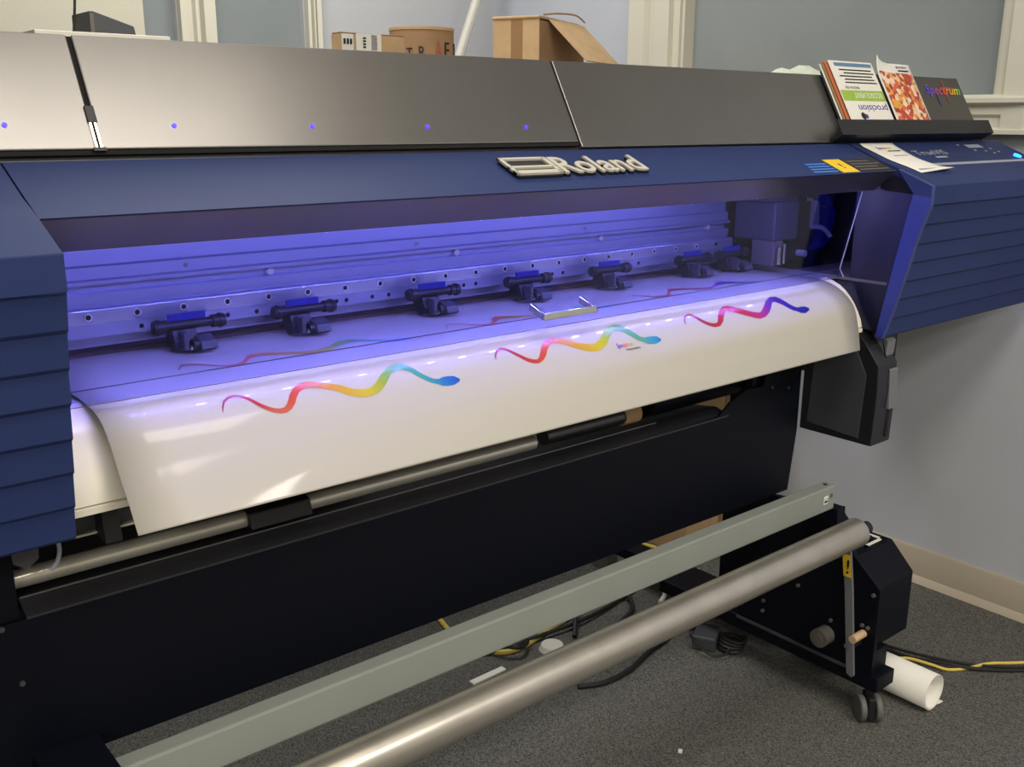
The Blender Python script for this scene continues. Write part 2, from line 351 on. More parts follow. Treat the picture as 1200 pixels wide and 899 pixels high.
# emblem: outlined parallelogram with a bar, then the raised letters
em = build(MB().frame_box(Fp(0, 1.012, 0), (1, 0, 0), FU, FN, (.853, .932), (0, .048), (0, .004)), 'emblem_shade_plate', M_dark, fas)  # dark backing set low, painting the shadow side of the raised emblem
def fb(x0, x1, y0, y1): return MB().frame_box(Fp(0, 1.012, 0), (1, 0, 0), FU, FN, (x0, x1), (y0, y1), (.004, .007))
m = MB()
for q in ((.851, .857, .003, .05), (.927, .935, .003, .05), (.851, .935, .045, .05), (.851, .935, .003, .012), (.851, .935, .020, .025)): m.add(*[(lambda z: (z.v, z.f))(fb(*q))][0])
build(m, 'emblem_frame', M_badge, em)
text('Roland', 'maker_name_shade', M_dark, fas, Fp(.938, 1.0125, .0), (1, 0, 0), FU, .166, .047, .004, bold=.03)  # dark copy behind the letters paints their shadow side
text('Roland', 'maker_name_face', M_badge, fas, Fp(.937, 1.0135, .004), (1, 0, 0), FU, .166, .047, .003, bold=.015)
# warning stickers on the fascia
def fl(x0, x1, y0, y1, mm, nm, par=fas, h=0.0001): return build(MB().frame_box(Fp(0, y0, h), (1, 0, 0), FU, FN, (x0, x1), (0, (y1-y0)/.917), (0, .0005)), nm, mm, par)
for k in range(4): fl(1.492+k*.004, 1.565, .988+k*.009, .992+k*.009, M_cyanlab, 'blue_notice_line')
yl = fl(1.572, 1.625, .984, 1.030, M_yellow, 'yellow_warning_sticker')
text('!', 'warning_sign', M_ink, fas, Fp(1.596, .998, .0008), (1, 0, 0), FU, .005, .018)
dl = fl(1.628, 1.738, .984, 1.030, M_dark, 'dark_notice_sticker')
for k in range(4): fl(1.634, 1.728-(k % 2)*.02, .989+k*.010, .9925+k*.010, M_greyk, 'notice_text_line', h=.0007)

# end covers ---------------------------------------------------------
SE = [(.909, 1.071), (.921, 1.033), (.931, .996), (.939, .960), (.947, .924), (.956, .888), (.966, .850), (.977, .813)]
def cover(x0, x1, name):
    c = px([(.909, 1.106), (.979, 1.1335), (1.022, 1.1475), (1.090, 1.1767), (1.101, 1.1767), (1.101, 1.165), (.935, 1.098), (.915, 1.0715), (.909, 1.0715)], x0, x1, name, M_blue, bevel=.0012)
    zt = 1.0705; yt = .909
    for y, z in SE[1:]:
        build(MB().prism([(yt+.005, zt), (y, z+.0035), (y+.003, z+.0004), (y+.012, z+.0004), (y+.012, zt)], x0, x1), 'louvre', M_blue, c)
        zt = z; yt = y
    return c
lc = cover(-.25, .2495, 'left_end_cover')
px([(1.0, .815), (1.0, 1.115), (1.10, 1.163), (1.316, 1.163), (1.316, .815)], -.25, .236, 'left_housing', M_dark)
rc = cover(X1+.012, 2.36, 'right_end_cover')
lip = [(.909, 1.106), (.979, 1.1335), (.944, 1.091), (.965, .974), (.992, .813), (.977, .813), (.966, .850), (.956, .888), (.947, .924), (.939, .960), (.931, .996), (.921, 1.033), (.909, 1.071)]
build(MB().prism(lip, X1, X1+.0118), 'cover_lip', M_bluelip, rc)
px([(.982, .816), (.955, .97), (.94, 1.09), (.975, 1.125), (1.065, 1.16), (1.065, .922), (1.0, .816)], X1+.0125, X1+.018, 'inner_side_plate', M_inner)
px([(1.0, .92), (1.0, 1.10), (1.07, 1.10), (1.07, .92)], .237, .2485, 'inner_side_plate', M_inner)
px([(1.065, .81), (1.065, 1.165), (1.316, 1.165), (1.316, .81)], 2.05, 2.36, 'right_housing', M_dark)
px([(.996, .82), (.985, .914), (1.2, .914), (1.2, .82)], X1+.019, 2.0, 'right_base_housing', M_darkg, bevel=.003)
px([(.985, .9145), (.985, .920), (1.2, .920), (1.2, .9145)], X1+.012, 2.0, 'base_housing_ledge', M_greyk)
# control panel on the right cover
def pn(x0, x1, y0, y1, mm, nm, **k): return fl(x0, x1, y0, y1, mm, nm, par=rc, h=.0022 if y0 < 1.02 else .0004)
pn(1.86, 2.352, .984, .9965, M_ltext, 'panel_strip')
text('TrueVIS', 'model_name', M_ltext, rc, Fp(1.915, 1.035, .0002), (1, 0, 0), FU, .125, .02)
pn(1.965, 2.01, 1.021, 1.027, M_ltext, 'model_number_line')
pn(2.17, 2.235, 1.058, 1.072, M_ltext, 'display')
for x, y in ((2.14, 1.07), (2.17, 1.045), (2.21, 1.04), (2.23, 1.03), (2.25, 1.05), (2.26, 1.035)):
    pn(x, x+.008, y, y+.004, M_ltext, 'panel_button')
build(MB().cyl(Fp(2.303, 1.013, 0), Fp(2.303, 1.013, .004), .0085, 20), 'power_button', M_btn, rc)

# window pane with handle ------------------------------------------------
pane = px([(1.0222, 1.0925), (1.0542, .944), (1.0455, .9295), (1.0475, .929), (1.0567, .9435), (1.0245, 1.0925)], X0+.003, 1.70, 'window_pane', M_acr)
build(MB().path([(1.701, 1.022, 1.092), (1.701, 1.0548, .9435), (1.701, 1.0455, .929)], .0012, 6, 0), 'pane_edge', M_ltext, pane)
build(MB().box(X0+.003, 1.70, 1.0550, 1.0562, .9430, .9438), 'pane_fold', M_darkg, pane)
build(MB().box(X0+.003, 1.70, 1.0452, 1.0460, .9284, .9291), 'pane_fold', M_greyk, pane)
h = MB().box(.905, 1.008, 1.016, 1.022, .947, .957)
for xx in (.905, 1.002): h.add([(xx, 1.020, .947), (xx+.006, 1.020, .947), (xx+.006, 1.0495, .957), (xx, 1.0495, .957), (xx, 1.020, .957), (xx+.006, 1.020, .957), (xx+.006, 1.0475, .967), (xx, 1.0475, .967)],
    [(3,2,1,0),(4,5,6,7),(0,1,5,4),(1,2,6,5),(2,3,7,6),(3,0,4,7)])
build(h, 'handle', M_chrome, pane, bevel=.0006)

# platen, apron, inner rail -------------------------------------------------
px([(1.095, .915), (1.095, .9205), (1.312, .9205), (1.312, .915)], X0-.012, 1.76, 'platen', M_platen)
px([(1.13, .80), (1.10, .914), (1.312, .914), (1.312, .80)], X0, 1.76, 'platen_body', M_blackm)
AP = [(1.094, .9205), (1.078, .9165), (1.062, .910), (1.048, .9005), (1.036, .889), (1.026, .8765), (1.017, .862), (1.010, .848), (1.006, .8345), (1.012, .8335), (1.03, .872), (1.06, .902), (1.094, .915)]
ap = px(AP, X0-.01, 1.718, 'front_apron', M_apron, smooth=True)
for s_, d in ((4, 0), (6, 0)): pass
build(MB().prism([(1.004, .832), (1.012, .8335), (1.012, .8265), (1.004, .825)], X0-.01, 1.717), 'apron_hem', M_apron, ap)
px([(1.095, .772), (1.092, .789), (1.12, .795), (1.13, .795), (1.13, .772)], .26, 1.62, 'lower_crossbar', M_darkg)
px([(1.09, .768), (1.09, .7705), (1.13, .7705), (1.13, .768)], .26, 1.62, 'crossbar_edge', M_white)
for x in (.31, .9, 1.5): build(MB().prism([(1.06, .765), (1.07, .81), (1.095, .82), (1.095, .765)], x-.009, x+.009), 'crossbar_bracket', M_dark, PR)
rail = px([(1.318, .922), (1.302, .934), (1.302, .945), (1.298, .9455), (1.298, .948), (1.284, .950), (1.282, .966), (1.282, .983), (1.285, .986), (1.298, .987), (1.298, .991), (1.295, .991), (1.295, 1.0035), (1.306, 1.005), (1.306, 1.014),
    (1.292, 1.0155), (1.292, 1.020), (1.298, 1.022), (1.298, 1.037), (1.305, 1.039), (1.305, 1.11), (1.3175, 1.11)], X0-.012, 1.66, 'guide_rail', M_alu)
m = MB()
for k in range(23): m.cyl((.372+.0617*k, 1.2808, .9765), (.372+.0617*k, 1.2835, .9765), .0036, 12)
build(m, 'rail_hole', M_void, rail, kind='stuff')
build(MB().box(X0-.01, 1.60, 1.2816, 1.2835, .9665, .9855), 'rail_glint_strip', M_railm, rail, bevel=.0009)  # polished strip added so its bevels show the LEDs as bright dashes
m = MB()
for k in range(20): m.pipe((.372+.0617*k, 1.2806, .9765), (.372+.0617*k, 1.2816, .9765), .0050, .0036, 14)
build(m, 'hole_rim', M_badge, rail, kind='stuff')
m = MB()
for x in (.438, .462, .557, .60, .728, .745, .79, .82, .965, .99, 1.16, 1.185, 1.35, 1.38, 1.55): m.cyl((x, 1.2825, .9575), (x, 1.2845, .9575), .0032, 10)
build(m, 'rail_bore', M_void, rail, kind='stuff')
s0 = None
for x in (.633, .964, 1.295, 1.60):
    build(MB().cyl((x, 1.3055, 1.0095), (x, 1.299, 1.0095), .0062, 16, .0052), 'rail_screw', M_badge, rail)
for x in (.508, .883, 1.25): build(MB().cyl((x, 1.2975, 1.030), (x, 1.295, 1.030), .0026, 12), 'rail_screw', M_chrome, rail)
px([(1.296, .9215), (1.296, .9275), (1.312, .9275), (1.312, .9215)], X0, 1.70, 'media_slot', M_tan_dark)

# pinch rollers: shaft with collars, label plate, arm and grit wheel -----------
def pinch(x):
    y = 1.25
    p = build(MB().cyl((-.036, 0, 0), (.036, 0, 0), .0062, 14), 'pinch_roller', M_dark, PR, smooth=True, loc=(x, y, .959))
    q = lambda mb, n, mm, **k: build(mb, n, mm, p, loc=(x, y, .959), **k)
    q(MB().cyl((-.048, 0, 0), (-.03, 0, 0), .0085, 14).cyl((-.044, 0, 0), (-.040, 0, 0), .0098, 14), 'collar', M_dark)
    q(MB().cyl((.03, 0, 0), (.048, 0, 0), .0085, 14).cyl((.040, 0, 0), (.044, 0, 0), .0098, 14), 'collar', M_dark)
    q(MB().box(-.028, .022, -.002, .001, .0062, .0155), 'label_plate', M_bluelab)
    q(MB().prism([(.012, .004), (-.006, -.006), (-.014, -.020), (-.014, -.030), (.004, -.034), (.02, -.02)], -.026, .006), 'roller_arm', M_dark, bevel=.001)
    q(MB().cyl((-.008, -.024, -.024), (.018, -.024, -.024), .0085, 16), 'roller_wheel', M_dark, smooth=True)
    q(MB().prism([(-.014, -.012), (-.034, -.018), (-.038, -.028), (-.030, -.0315), (-.014, -.030)], .0, .022).box(-.02, -.014, -.03, -.01, -.028, -.006), 'release_tab', M_darkg, bevel=.001)
    q(MB().cyl((-.012, -.026, -.026), (-.0085, -.026, -.026), .004, 10), 'roller_pin', M_chrome)
    return p
p0 = pinch(.489)
for x in (.657, .881, 1.076, 1.271, 1.50, 1.62):
    dup(p0, PR, (x-WL[PR.name].x, 1.25-WL[PR.name].y, .959))

# print carriage parked at the right ----------------------------------------
car = build(MB().box(1.672, 1.752, 1.19, 1.29, .985, 1.062), 'print_carriage', M_darkg, PR, bevel=.003)
build(MB().box(1.668, 1.70, 1.186, 1.24, .935, .985), 'cutter_block', M_greyk, car, bevel=.002)
build(MB().cyl((1.678, 1.18, .94), (1.678, 1.18, .975), .006, 12).cyl((1.695, 1.18, .94), (1.695, 1.18, .98), .004, 12), 'cutter_rod', M_chrome, car)
build(MB().box(1.66, 1.76, 1.20, 1.30, 1.063, 1.075), 'carriage_top', M_darkg, car)
build(MB().box(1.753, 1.84, 1.22, 1.30, .935, 1.055), 'head_housing', M_dark, car, bevel=.004)
build(MB().box(1.842, 1.875, 1.235, 1.30, .96, 1.085), 'carriage_backplate', M_dark, car)
build(MB().prism([(1.835, 1.00), (1.875, 1.005), (1.872, 1.05), (1.862, 1.055), (1.858, 1.035), (1.848, 1.035), (1.846, 1.06), (1.838, 1.062)], 1.222, 1.232, 'y'), 'hose_clip', M_ltext, car)
build(MB().path([(1.85, 1.225, 1.0), (1.875, 1.215, .998), (1.895, 1.21, .985), (1.90, 1.208, .978)], .005, 8), 'ink_hose', M_ltext, car)
build(MB().cyl((1.80, 1.20, .95), (1.80, 1.22, .95), .007, 14), 'carriage_knob', M_ltext, car)
build(MB().prism([(1.88, .94), (1.96, .945), (1.985, .96), (2.0, 1.02), (1.95, 1.075), (1.885, 1.08)], 1.262, 1.27, 'y'), 'blue_side_board', M_boardb, PR)
build(MB().box(1.93, 1.96, 1.2608, 1.2618, 1.035, 1.039), 'board_text_line', M_ltext, PR)

# LED light bar -----------------------------------------------------------------
bar = px([(1.075, 1.098), (1.075, 1.109), (1.10, 1.109), (1.10, 1.098)], X0+.01, 1.70, 'led_bar', M_white)
bx = X0+.05; led0 = build(MB().box(-.006, .006, -.003, .003, -.0015, 0), 'led', M_led, bar, loc=(bx, 1.0875, 1.0979))
for k in range(1, 23): dup(led0, bar, Vector((bx+.0617*k, 1.0875, 1.0979))-WL[bar.name])

# ink bay hanging below the right side ---------------------------------------------
IB = [(1.142, .593), (.977, .593), (.974, .70), (.977, .757), (1.011, .801), (1.05, .83), (1.142, .83)]
ib = px(IB, 1.742, 1.812, 'ink_bay', M_dark, bevel=.0015)
build(MB().prism([(1.118, .735), (1.124, .612), (1.005, .604), (1.0, .735), (1.03, .79), (1.118, .79)], 1.7395, 1.7418), 'ink_bay_side_panel', M_darkg, ib)
build(MB().prism([(.969, .665), (.972, .70), (.974, .742), (.988, .765), (.985, .80), (1.0, .812), (1.02, .812), (1.005, .785), (.98, .755), (.98, .665)], 1.783, 1.812), 'ink_bay_door_grip', M_lever, ib)
build(MB().box(1.788, 1.797, .9745, .976, .605, .665), 'door_slot', M_void, ib)
build(MB().box(1.790, 1.80, .9735, .976, .668, .674), 'door_notch', M_void, ib)
build(MB().box(1.85, 2.03, 1.10, 1.40, .685, .80), 'ink_pump_housing', M_dark, PR, bevel=.002)
build(MB().box(2.005, 2.03, 1.0985, 1.0998, .685, .70), 'rating_label', M_paper, PR)

# stand: legs, feet, front skirt ---------------------------------------------------
for xa in (-.16, 1.812):
    lg = build(MB().box(xa, xa+.06, 1.28, 1.38, .10, .80), 'stand_leg', M_blackm, PR, bevel=.002)
    build(MB().box(xa, xa+.06, 1.27, 1.85, .07, .0995), 'stand_foot', M_blackm, PR, bevel=.002)
    for yy in (1.32, 1.80): build(MB().cyl((xa+.01, yy, .031), (xa+.05, yy, .031), .031, 18).box(xa+.02, xa+.045, yy-.015, yy+.015, .04, .069), 'stand_caster', M_wheel, PR)
SK = [(-.25, .488), (1.683, .474), (1.70, .60), (1.70, .80), (1.60, .80), (1.575, .716), (1.52, .718), (1.475, .702), (1.44, .679), (1.25, .6775), (-.25, .6740)]
sk = build(MB().prism(SK, 1.12, 1.124, 'y'), 'front_skirt', M_blackm, PR)
def tray(x0, x1, sec, n, mm):
    V = [(x, y, z) for x in (x0, x1) for y, z in sec]; k = len(sec)
    return build(MB().add(V, [tuple(range(k)), tuple(range(2*k-1, k-1, -1))]+[(i, i+k, (i+1) % k+k, (i+1) % k) for i in range(k)]), n, mm, PR)
tray(.224, 1.47, [(1.1195, .6775), (1.150, .6870), (1.153, .6870), (1.22, .677), (1.22, .6745), (1.1195, .6745)], 'skirt_flange', M_tray)
tray(.226, 1.30, [(1.1505, .6872), (1.1505, .6886), (1.153, .6886), (1.153, .6872)], 'flange_lip_glint', M_steel)  # bright strip drawn for the highlight along the tray lip
def CZ(y):
    q = [(.909, 1.106), (.979, 1.1335), (1.022, 1.1475), (1.09, 1.1767)]
    for (a, c), (b_, d) in zip(q, q[1:]):
        if y <= b_: return c+(d-c)*(y-a)/(b_-a)
    return 1.1767
def Cp(x, y, h=0): return Vector((x, y, CZ(y)))+FN*h
build(MB().box(.05, .218, 1.126, 1.27, .42, .80), 'side_frame', M_blackm, PR)
build(MB().box(-.25, .84, 1.46, 1.475, .42, .80), 'rear_guard', M_dark, PR)
build(MB().box(1.56, 1.68, 1.135, 1.16, .70, .80), 'leg_bracket', M_dark, PR)
for x, z in ((.197, .672), (.21, .60), (1.60, .71), (1.655, .70)): build(MB().cyl((x, 1.1195, z), (x, 1.116, z), .0032, 10), 'skirt_screw', M_darkg, PR)
# small fittings below the left cover
build(MB().prism([(.212, .79), (.242, .79), (.240, .752), (.227, .742), (.214, .752)], 1.10, 1.106, 'y'), 'left_bracket', M_darkg, PR)
build(MB().path([(.245, 1.10, .785), (.258, 1.10, .775), (.262, 1.10, .758), (.258, 1.10, .742), (.25, 1.10, .735)], .0025, 8), 'cable_hoop', M_ltext, PR)
SN1 = [(0.4272,0.5753,0.4266,0.5749),(0.4305,0.5505,0.4287,0.5479),(0.4349,0.5236,0.4333,0.5135),(0.4408,0.5079,0.4409,0.4922),(0.4469,0.502,0.4481,0.4878),(0.4527,0.5074,0.4543,0.4945),(0.4574,0.521,0.4596,0.5077),(0.4618,0.5389,0.4645,0.526),(0.4655,0.5579,0.4686,0.5456),(0.4694,0.577,0.4727,0.5645),(0.474,0.5923,0.4773,0.5793),(0.4792,0.6059,0.4824,0.592),(0.4846,0.6167,0.4875,0.6012),(0.4915,0.6253,0.4936,0.6063),(0.4992,0.6276,0.4988,0.6052),(0.5075,0.6172,0.5031,0.5957),(0.5144,0.5967,0.5073,0.5789),(0.5192,0.5732,0.5123,0.5523),(0.5239,0.5546,0.52,0.5219),(0.5294,0.5404,0.5295,0.4989),(0.5347,0.5349,0.5381,0.4921),(0.5417,0.5366,0.5463,0.4975),(0.5474,0.543,0.5526,0.5056),(0.554,0.5521,0.5593,0.5166),(0.5603,0.5614,0.5657,0.5278),(0.5667,0.5722,0.5724,0.5391),(0.5725,0.5828,0.5788,0.5508),(0.5777,0.5928,0.5848,0.5634),(0.5825,0.6054,0.5892,0.5779),(0.5891,0.6159,0.5948,0.587),(0.5965,0.6248,0.6015,0.5944),(0.6044,0.631,0.608,0.5987),(0.6136,0.6323,0.615,0.5981),(0.623,0.6274,0.6212,0.5931),(0.6322,0.6144,0.6271,0.5821),(0.6405,0.5958,0.6337,0.5632),(0.6478,0.5734,0.6415,0.5399),(0.6541,0.5513,0.6514,0.5093),(0.6604,0.5389,0.6631,0.4903),(0.6678,0.5333,0.6734,0.4881),(0.6743,0.5364,0.6812,0.4989),(0.6803,0.5482,0.6871,0.5196),(0.685,0.5646,0.6917,0.543),(0.689,0.5846,0.6954,0.5671),(0.6941,0.6025,0.6997,0.5862),(0.7001,0.6186,0.7053,0.6026),(0.7062,0.6317,0.7106,0.6148),(0.7143,0.6426,0.7182,0.6221),(0.7205,0.6552,0.7256,0.6167),(0.7294,0.6597,0.7345,0.6178),(0.7384,0.6601,0.743,0.6231),(0.7483,0.6506,0.7498,0.6395)]
SN2 = [(0.8214,0.5894,0.8207,0.5893),(0.826,0.5653,0.8237,0.5625),(0.8329,0.5429,0.8317,0.5312),(0.84,0.5325,0.8423,0.5136),(0.8457,0.5381,0.8494,0.5229),(0.8502,0.5529,0.8542,0.5401),(0.8542,0.5707,0.8585,0.5588),(0.8586,0.5879,0.8629,0.5766),(0.8631,0.6035,0.8677,0.5919),(0.8678,0.6187,0.8726,0.6061),(0.873,0.6312,0.8776,0.6165),(0.8805,0.6426,0.8846,0.6251),(0.8894,0.6474,0.8901,0.6274),(0.9,0.6366,0.8952,0.6171),(0.9092,0.6157,0.9006,0.5995),(0.9158,0.5928,0.9071,0.5751),(0.9219,0.5753,0.917,0.5458),(0.9283,0.5615,0.9303,0.5199),(0.9341,0.559,0.9418,0.5151),(0.9405,0.5633,0.95,0.5227),(0.9479,0.5722,0.9576,0.5357),(0.9539,0.5823,0.964,0.5488),(0.9597,0.5946,0.97,0.5636),(0.9661,0.6076,0.9759,0.5779),(0.9727,0.6191,0.982,0.5893),(0.9803,0.6299,0.9893,0.5981),(0.9884,0.6399,0.9972,0.6052),(0.997,0.6472,1.004,0.6088),(1.0083,0.6487,1.0105,0.6075),(1.0208,0.6387,1.0172,0.599),(1.0324,0.6204,1.0242,0.5867),(1.0421,0.596,1.0336,0.5649),(1.05,0.5765,1.0457,0.5376),(1.0584,0.5587,1.0617,0.5111),(1.0648,0.5527,1.0753,0.5052),(1.0711,0.5592,1.0834,0.5203),(1.0766,0.5722,1.0886,0.5415),(1.0812,0.5891,1.0926,0.5641),(1.0858,0.6062,1.0965,0.5849),(1.0907,0.6242,1.1006,0.6055),(1.0959,0.6414,1.1042,0.622),(1.1043,0.6543,1.1115,0.6322),(1.1101,0.6687,1.1193,0.6321),(1.1199,0.6756,1.1284,0.6343),(1.1305,0.6773,1.1382,0.6404),(1.1423,0.6684,1.1442,0.6594)]
SN3 = [(1.2174,0.6076,1.2163,0.6078),(1.2227,0.582,1.2197,0.5808),(1.2317,0.5582,1.2308,0.5476),(1.2396,0.5523,1.2443,0.5345),(1.245,0.564,1.2511,0.5494),(1.2491,0.5813,1.2554,0.5689),(1.2526,0.6005,1.2591,0.5889),(1.257,0.6194,1.2633,0.6074),(1.2626,0.6353,1.269,0.6213),(1.2699,0.6499,1.2766,0.6326),(1.278,0.6599,1.2832,0.6381),(1.2918,0.6603,1.2907,0.6354),(1.3054,0.6377,1.2955,0.6229),(1.315,0.6106,1.3032,0.5963),(1.3236,0.5903,1.3165,0.5639),(1.331,0.5755,1.336,0.5325),(1.3352,0.577,1.3498,0.533),(1.3422,0.586,1.3575,0.5476),(1.3504,0.5988,1.3648,0.5643),(1.3575,0.61,1.3715,0.5776),(1.365,0.6228,1.3785,0.5921),(1.3727,0.6353,1.3856,0.6054),(1.3804,0.6462,1.3928,0.6162),(1.3894,0.66,1.4019,0.6266),(1.4003,0.6694,1.4084,0.6305),(1.4162,0.6641,1.4151,0.6255),(1.4327,0.6442,1.4242,0.611),(1.4467,0.6173,1.4345,0.5916),(1.4569,0.5925,1.4499,0.559),(1.4637,0.5803,1.4734,0.5288),(1.4701,0.5795,1.488,0.535),(1.4759,0.5901,1.4929,0.5575),(1.4822,0.6066,1.4969,0.5817),(1.4869,0.6246,1.5006,0.6032),(1.4921,0.644,1.5045,0.6239),(1.499,0.6612,1.5097,0.6401),(1.5083,0.6735,1.5173,0.6506),(1.5159,0.6881,1.5283,0.6495),(1.5284,0.6964,1.5389,0.6543),(1.544,0.6834,1.5467,0.6698)]
SU1 = [(0.4327,0.2514,0.4334,0.243),(0.4437,0.2294,0.4453,0.2231),(0.4527,0.2291,0.4547,0.2236),(0.4589,0.235,0.4608,0.23),(0.4655,0.2431,0.4673,0.2383),(0.4712,0.2514,0.4732,0.2463),(0.4773,0.2606,0.4794,0.255),(0.4835,0.2686,0.4858,0.262),(0.4907,0.2765,0.4938,0.2672),(0.4978,0.2801,0.5012,0.2682),(0.5101,0.2721,0.5141,0.2546),(0.5251,0.2492,0.531,0.2271),(0.5347,0.2408,0.5416,0.2225),(0.5456,0.2392,0.5513,0.2256),(0.5525,0.2427,0.5579,0.2301),(0.5602,0.248,0.5652,0.2363),(0.5687,0.2536,0.5733,0.2428),(0.5769,0.2584,0.5814,0.2476),(0.5852,0.2637,0.59,0.2522),(0.5941,0.2692,0.5992,0.2568),(0.6027,0.2741,0.6081,0.2608),(0.6104,0.2775,0.6159,0.2634),(0.6217,0.2787,0.6282,0.2608),(0.6328,0.2714,0.6402,0.25),(0.6488,0.2568,0.6571,0.2346),(0.6637,0.2453,0.6735,0.2227),(0.676,0.2401,0.684,0.2237),(0.6849,0.2426,0.6915,0.2302),(0.6914,0.2508,0.6971,0.24),(0.6989,0.2591,0.7041,0.2491),(0.7069,0.2676,0.712,0.2572),(0.7151,0.2763,0.7202,0.2654),(0.7225,0.2844,0.7279,0.2722),(0.7292,0.2931,0.7375,0.2733),(0.7406,0.2929,0.7478,0.2755),(0.7535,0.2894,0.7563,0.2826)]
SU2 = [(0.8337,0.259,0.8299,0.2603),(0.8437,0.2382,0.8468,0.2309),(0.8553,0.2373,0.8589,0.2313),(0.861,0.243,0.8648,0.237),(0.8673,0.2513,0.8711,0.2453),(0.8737,0.2597,0.8775,0.2535),(0.88,0.2685,0.8847,0.2606),(0.8867,0.2778,0.8922,0.2679),(0.8928,0.2855,0.8991,0.2733),(0.9013,0.2932,0.9122,0.2657),(0.9238,0.2639,0.9385,0.2312),(0.9389,0.2504,0.9525,0.2286),(0.9485,0.251,0.9596,0.2345),(0.9567,0.2555,0.9657,0.2419),(0.9662,0.2608,0.9731,0.2501),(0.9754,0.265,0.9815,0.2553),(0.9843,0.2693,0.9906,0.2591),(0.9939,0.2735,1.0005,0.2628),(1.0039,0.2775,1.0106,0.2662),(1.0135,0.2809,1.0205,0.269),(1.0243,0.2856,1.033,0.2706),(1.0353,0.2899,1.0456,0.2717),(1.0456,0.2928,1.0575,0.2713),(1.0591,0.2909,1.0716,0.2667),(1.0786,0.273,1.0946,0.2461),(1.0945,0.2658,1.1094,0.2446),(1.1021,0.2717,1.1132,0.2563),(1.1098,0.2811,1.1178,0.2691),(1.1171,0.2925,1.1261,0.2778),(1.1239,0.3022,1.1339,0.2845),(1.1346,0.3064,1.1479,0.2825),(1.1505,0.3013,1.1557,0.292)]
SU3 = [(1.2396,0.2526,1.231,0.2612),(1.2409,0.2437,1.2455,0.2361),(1.2545,0.242,1.2607,0.2345),(1.2577,0.2498,1.2639,0.2426),(1.2601,0.2619,1.2661,0.2548),(1.2636,0.2736,1.2693,0.2662),(1.2701,0.2818,1.2764,0.2728),(1.2792,0.2871,1.2867,0.2759),(1.2884,0.2894,1.2967,0.2762),(1.305,0.2859,1.3156,0.2635),(1.3319,0.2511,1.3442,0.2292),(1.3409,0.2481,1.3587,0.2274),(1.3546,0.2481,1.3668,0.2343),(1.3622,0.2522,1.3734,0.2395),(1.3705,0.2577,1.3805,0.2461),(1.3793,0.2633,1.3882,0.2527),(1.3878,0.2687,1.3969,0.2577),(1.3966,0.2753,1.4067,0.2627),(1.4057,0.2816,1.4169,0.2672),(1.4148,0.2858,1.4265,0.2696),(1.4317,0.2809,1.4483,0.2567),(1.4526,0.265,1.4754,0.2358),(1.4722,0.2551,1.4922,0.2328),(1.4827,0.2575,1.5002,0.2388),(1.4902,0.2643,1.5058,0.2474),(1.4978,0.273,1.5112,0.2579),(1.5054,0.2813,1.5166,0.2679),(1.5139,0.2893,1.5244,0.2758),(1.5233,0.2969,1.5343,0.2819),(1.5318,0.3033,1.5435,0.2867),(1.5431,0.3089,1.553,0.2943),(1.5538,0.3104,1.5595,0.3017)]
# ============================================================ the printed vinyl sheet
RPF = [(1.296,.9235),(1.245,.9235),(1.14,.9235),(1.086,.9215),(1.042,.909),(1.008,.881),(.993,.838),(.985,.797)]
LPF = [(1.296,.9235),(1.245,.9235),(1.12,.9235),(1.048,.920),(1.014,.903),(.987,.868),(.966,.842),(.946,.814)]
def cr(P, v):
    n = len(P)-1; s = min(max(v, 0), .99999)*n; i = int(s); t = s-i
    g = lambda k: P[min(max(k, 0), n)]
    return [.5*((2*b)+(c-a)*t+(2*a-5*b+4*c-d)*t*t+(3*b-a-3*c+d)*t**3) for a, b, c, d in zip(g(i-1), g(i), g(i+1), g(i+2))]
def surf(u, v, h=0):
    k = (u-.30)/1.383; l, r = cr(LPF, v), cr(RPF, v)
    p = Vector((u, l[0]*(1-k)+r[0]*k, l[1]*(1-k)+r[1]*k))
    if h:
        q = surf(u, min(v+.01, 1)) - surf(u, max(v-.01, 0)); n = Vector((0, q.z, -q.y)).normalized()
        if n.z < 0 or (abs(n.z) < .2 and n.y > 0): n = -n
        p += n*h
    return p
NU, NV = 24, 57
sheet = build(MB().grid(lambda i, j: surf(.30+1.383*i/(NU-1), j/(NV-1)), NU, NV), 'vinyl_print', M_vinyl, smooth=True, solid=.0004)
tag(sheet, 'glossy white vinyl sheet with rainbow snakes, hanging over the front of the blue printer', 'print')
for sn, mm in ((SN1, M_sn1), (SN2, M_sn2), (SN3, M_sn3), (SU1, M_sn1), (SU2, M_sn2), (SU3, M_sn3)):
    def fn(i, j, sn=sn):
        a = sn[i]; t = j/3; return surf(a[0]*(1-t)+a[2]*t, a[1]*(1-t)+a[3]*t, .0007)
    build(MB().grid(fn, len(sn), 4), 'printed_snake', mm, sheet, smooth=True)
o_ = surf(1.046, .655, .0008); uy_ = surf(1.046, .62, .0008)-surf(1.046, .66, .0008)
text('Spectrum', 'printed_logo', M_logo, sheet, surf(1.046, .668, .0012), (1, 0, 0), uy_, .034, .011, .0002, shear=.3)
text('Printing Solutions', 'printed_caption', M_ink, sheet, surf(1.062, .685, .0012), (1, 0, 0), uy_, .03, .0045, .0002)

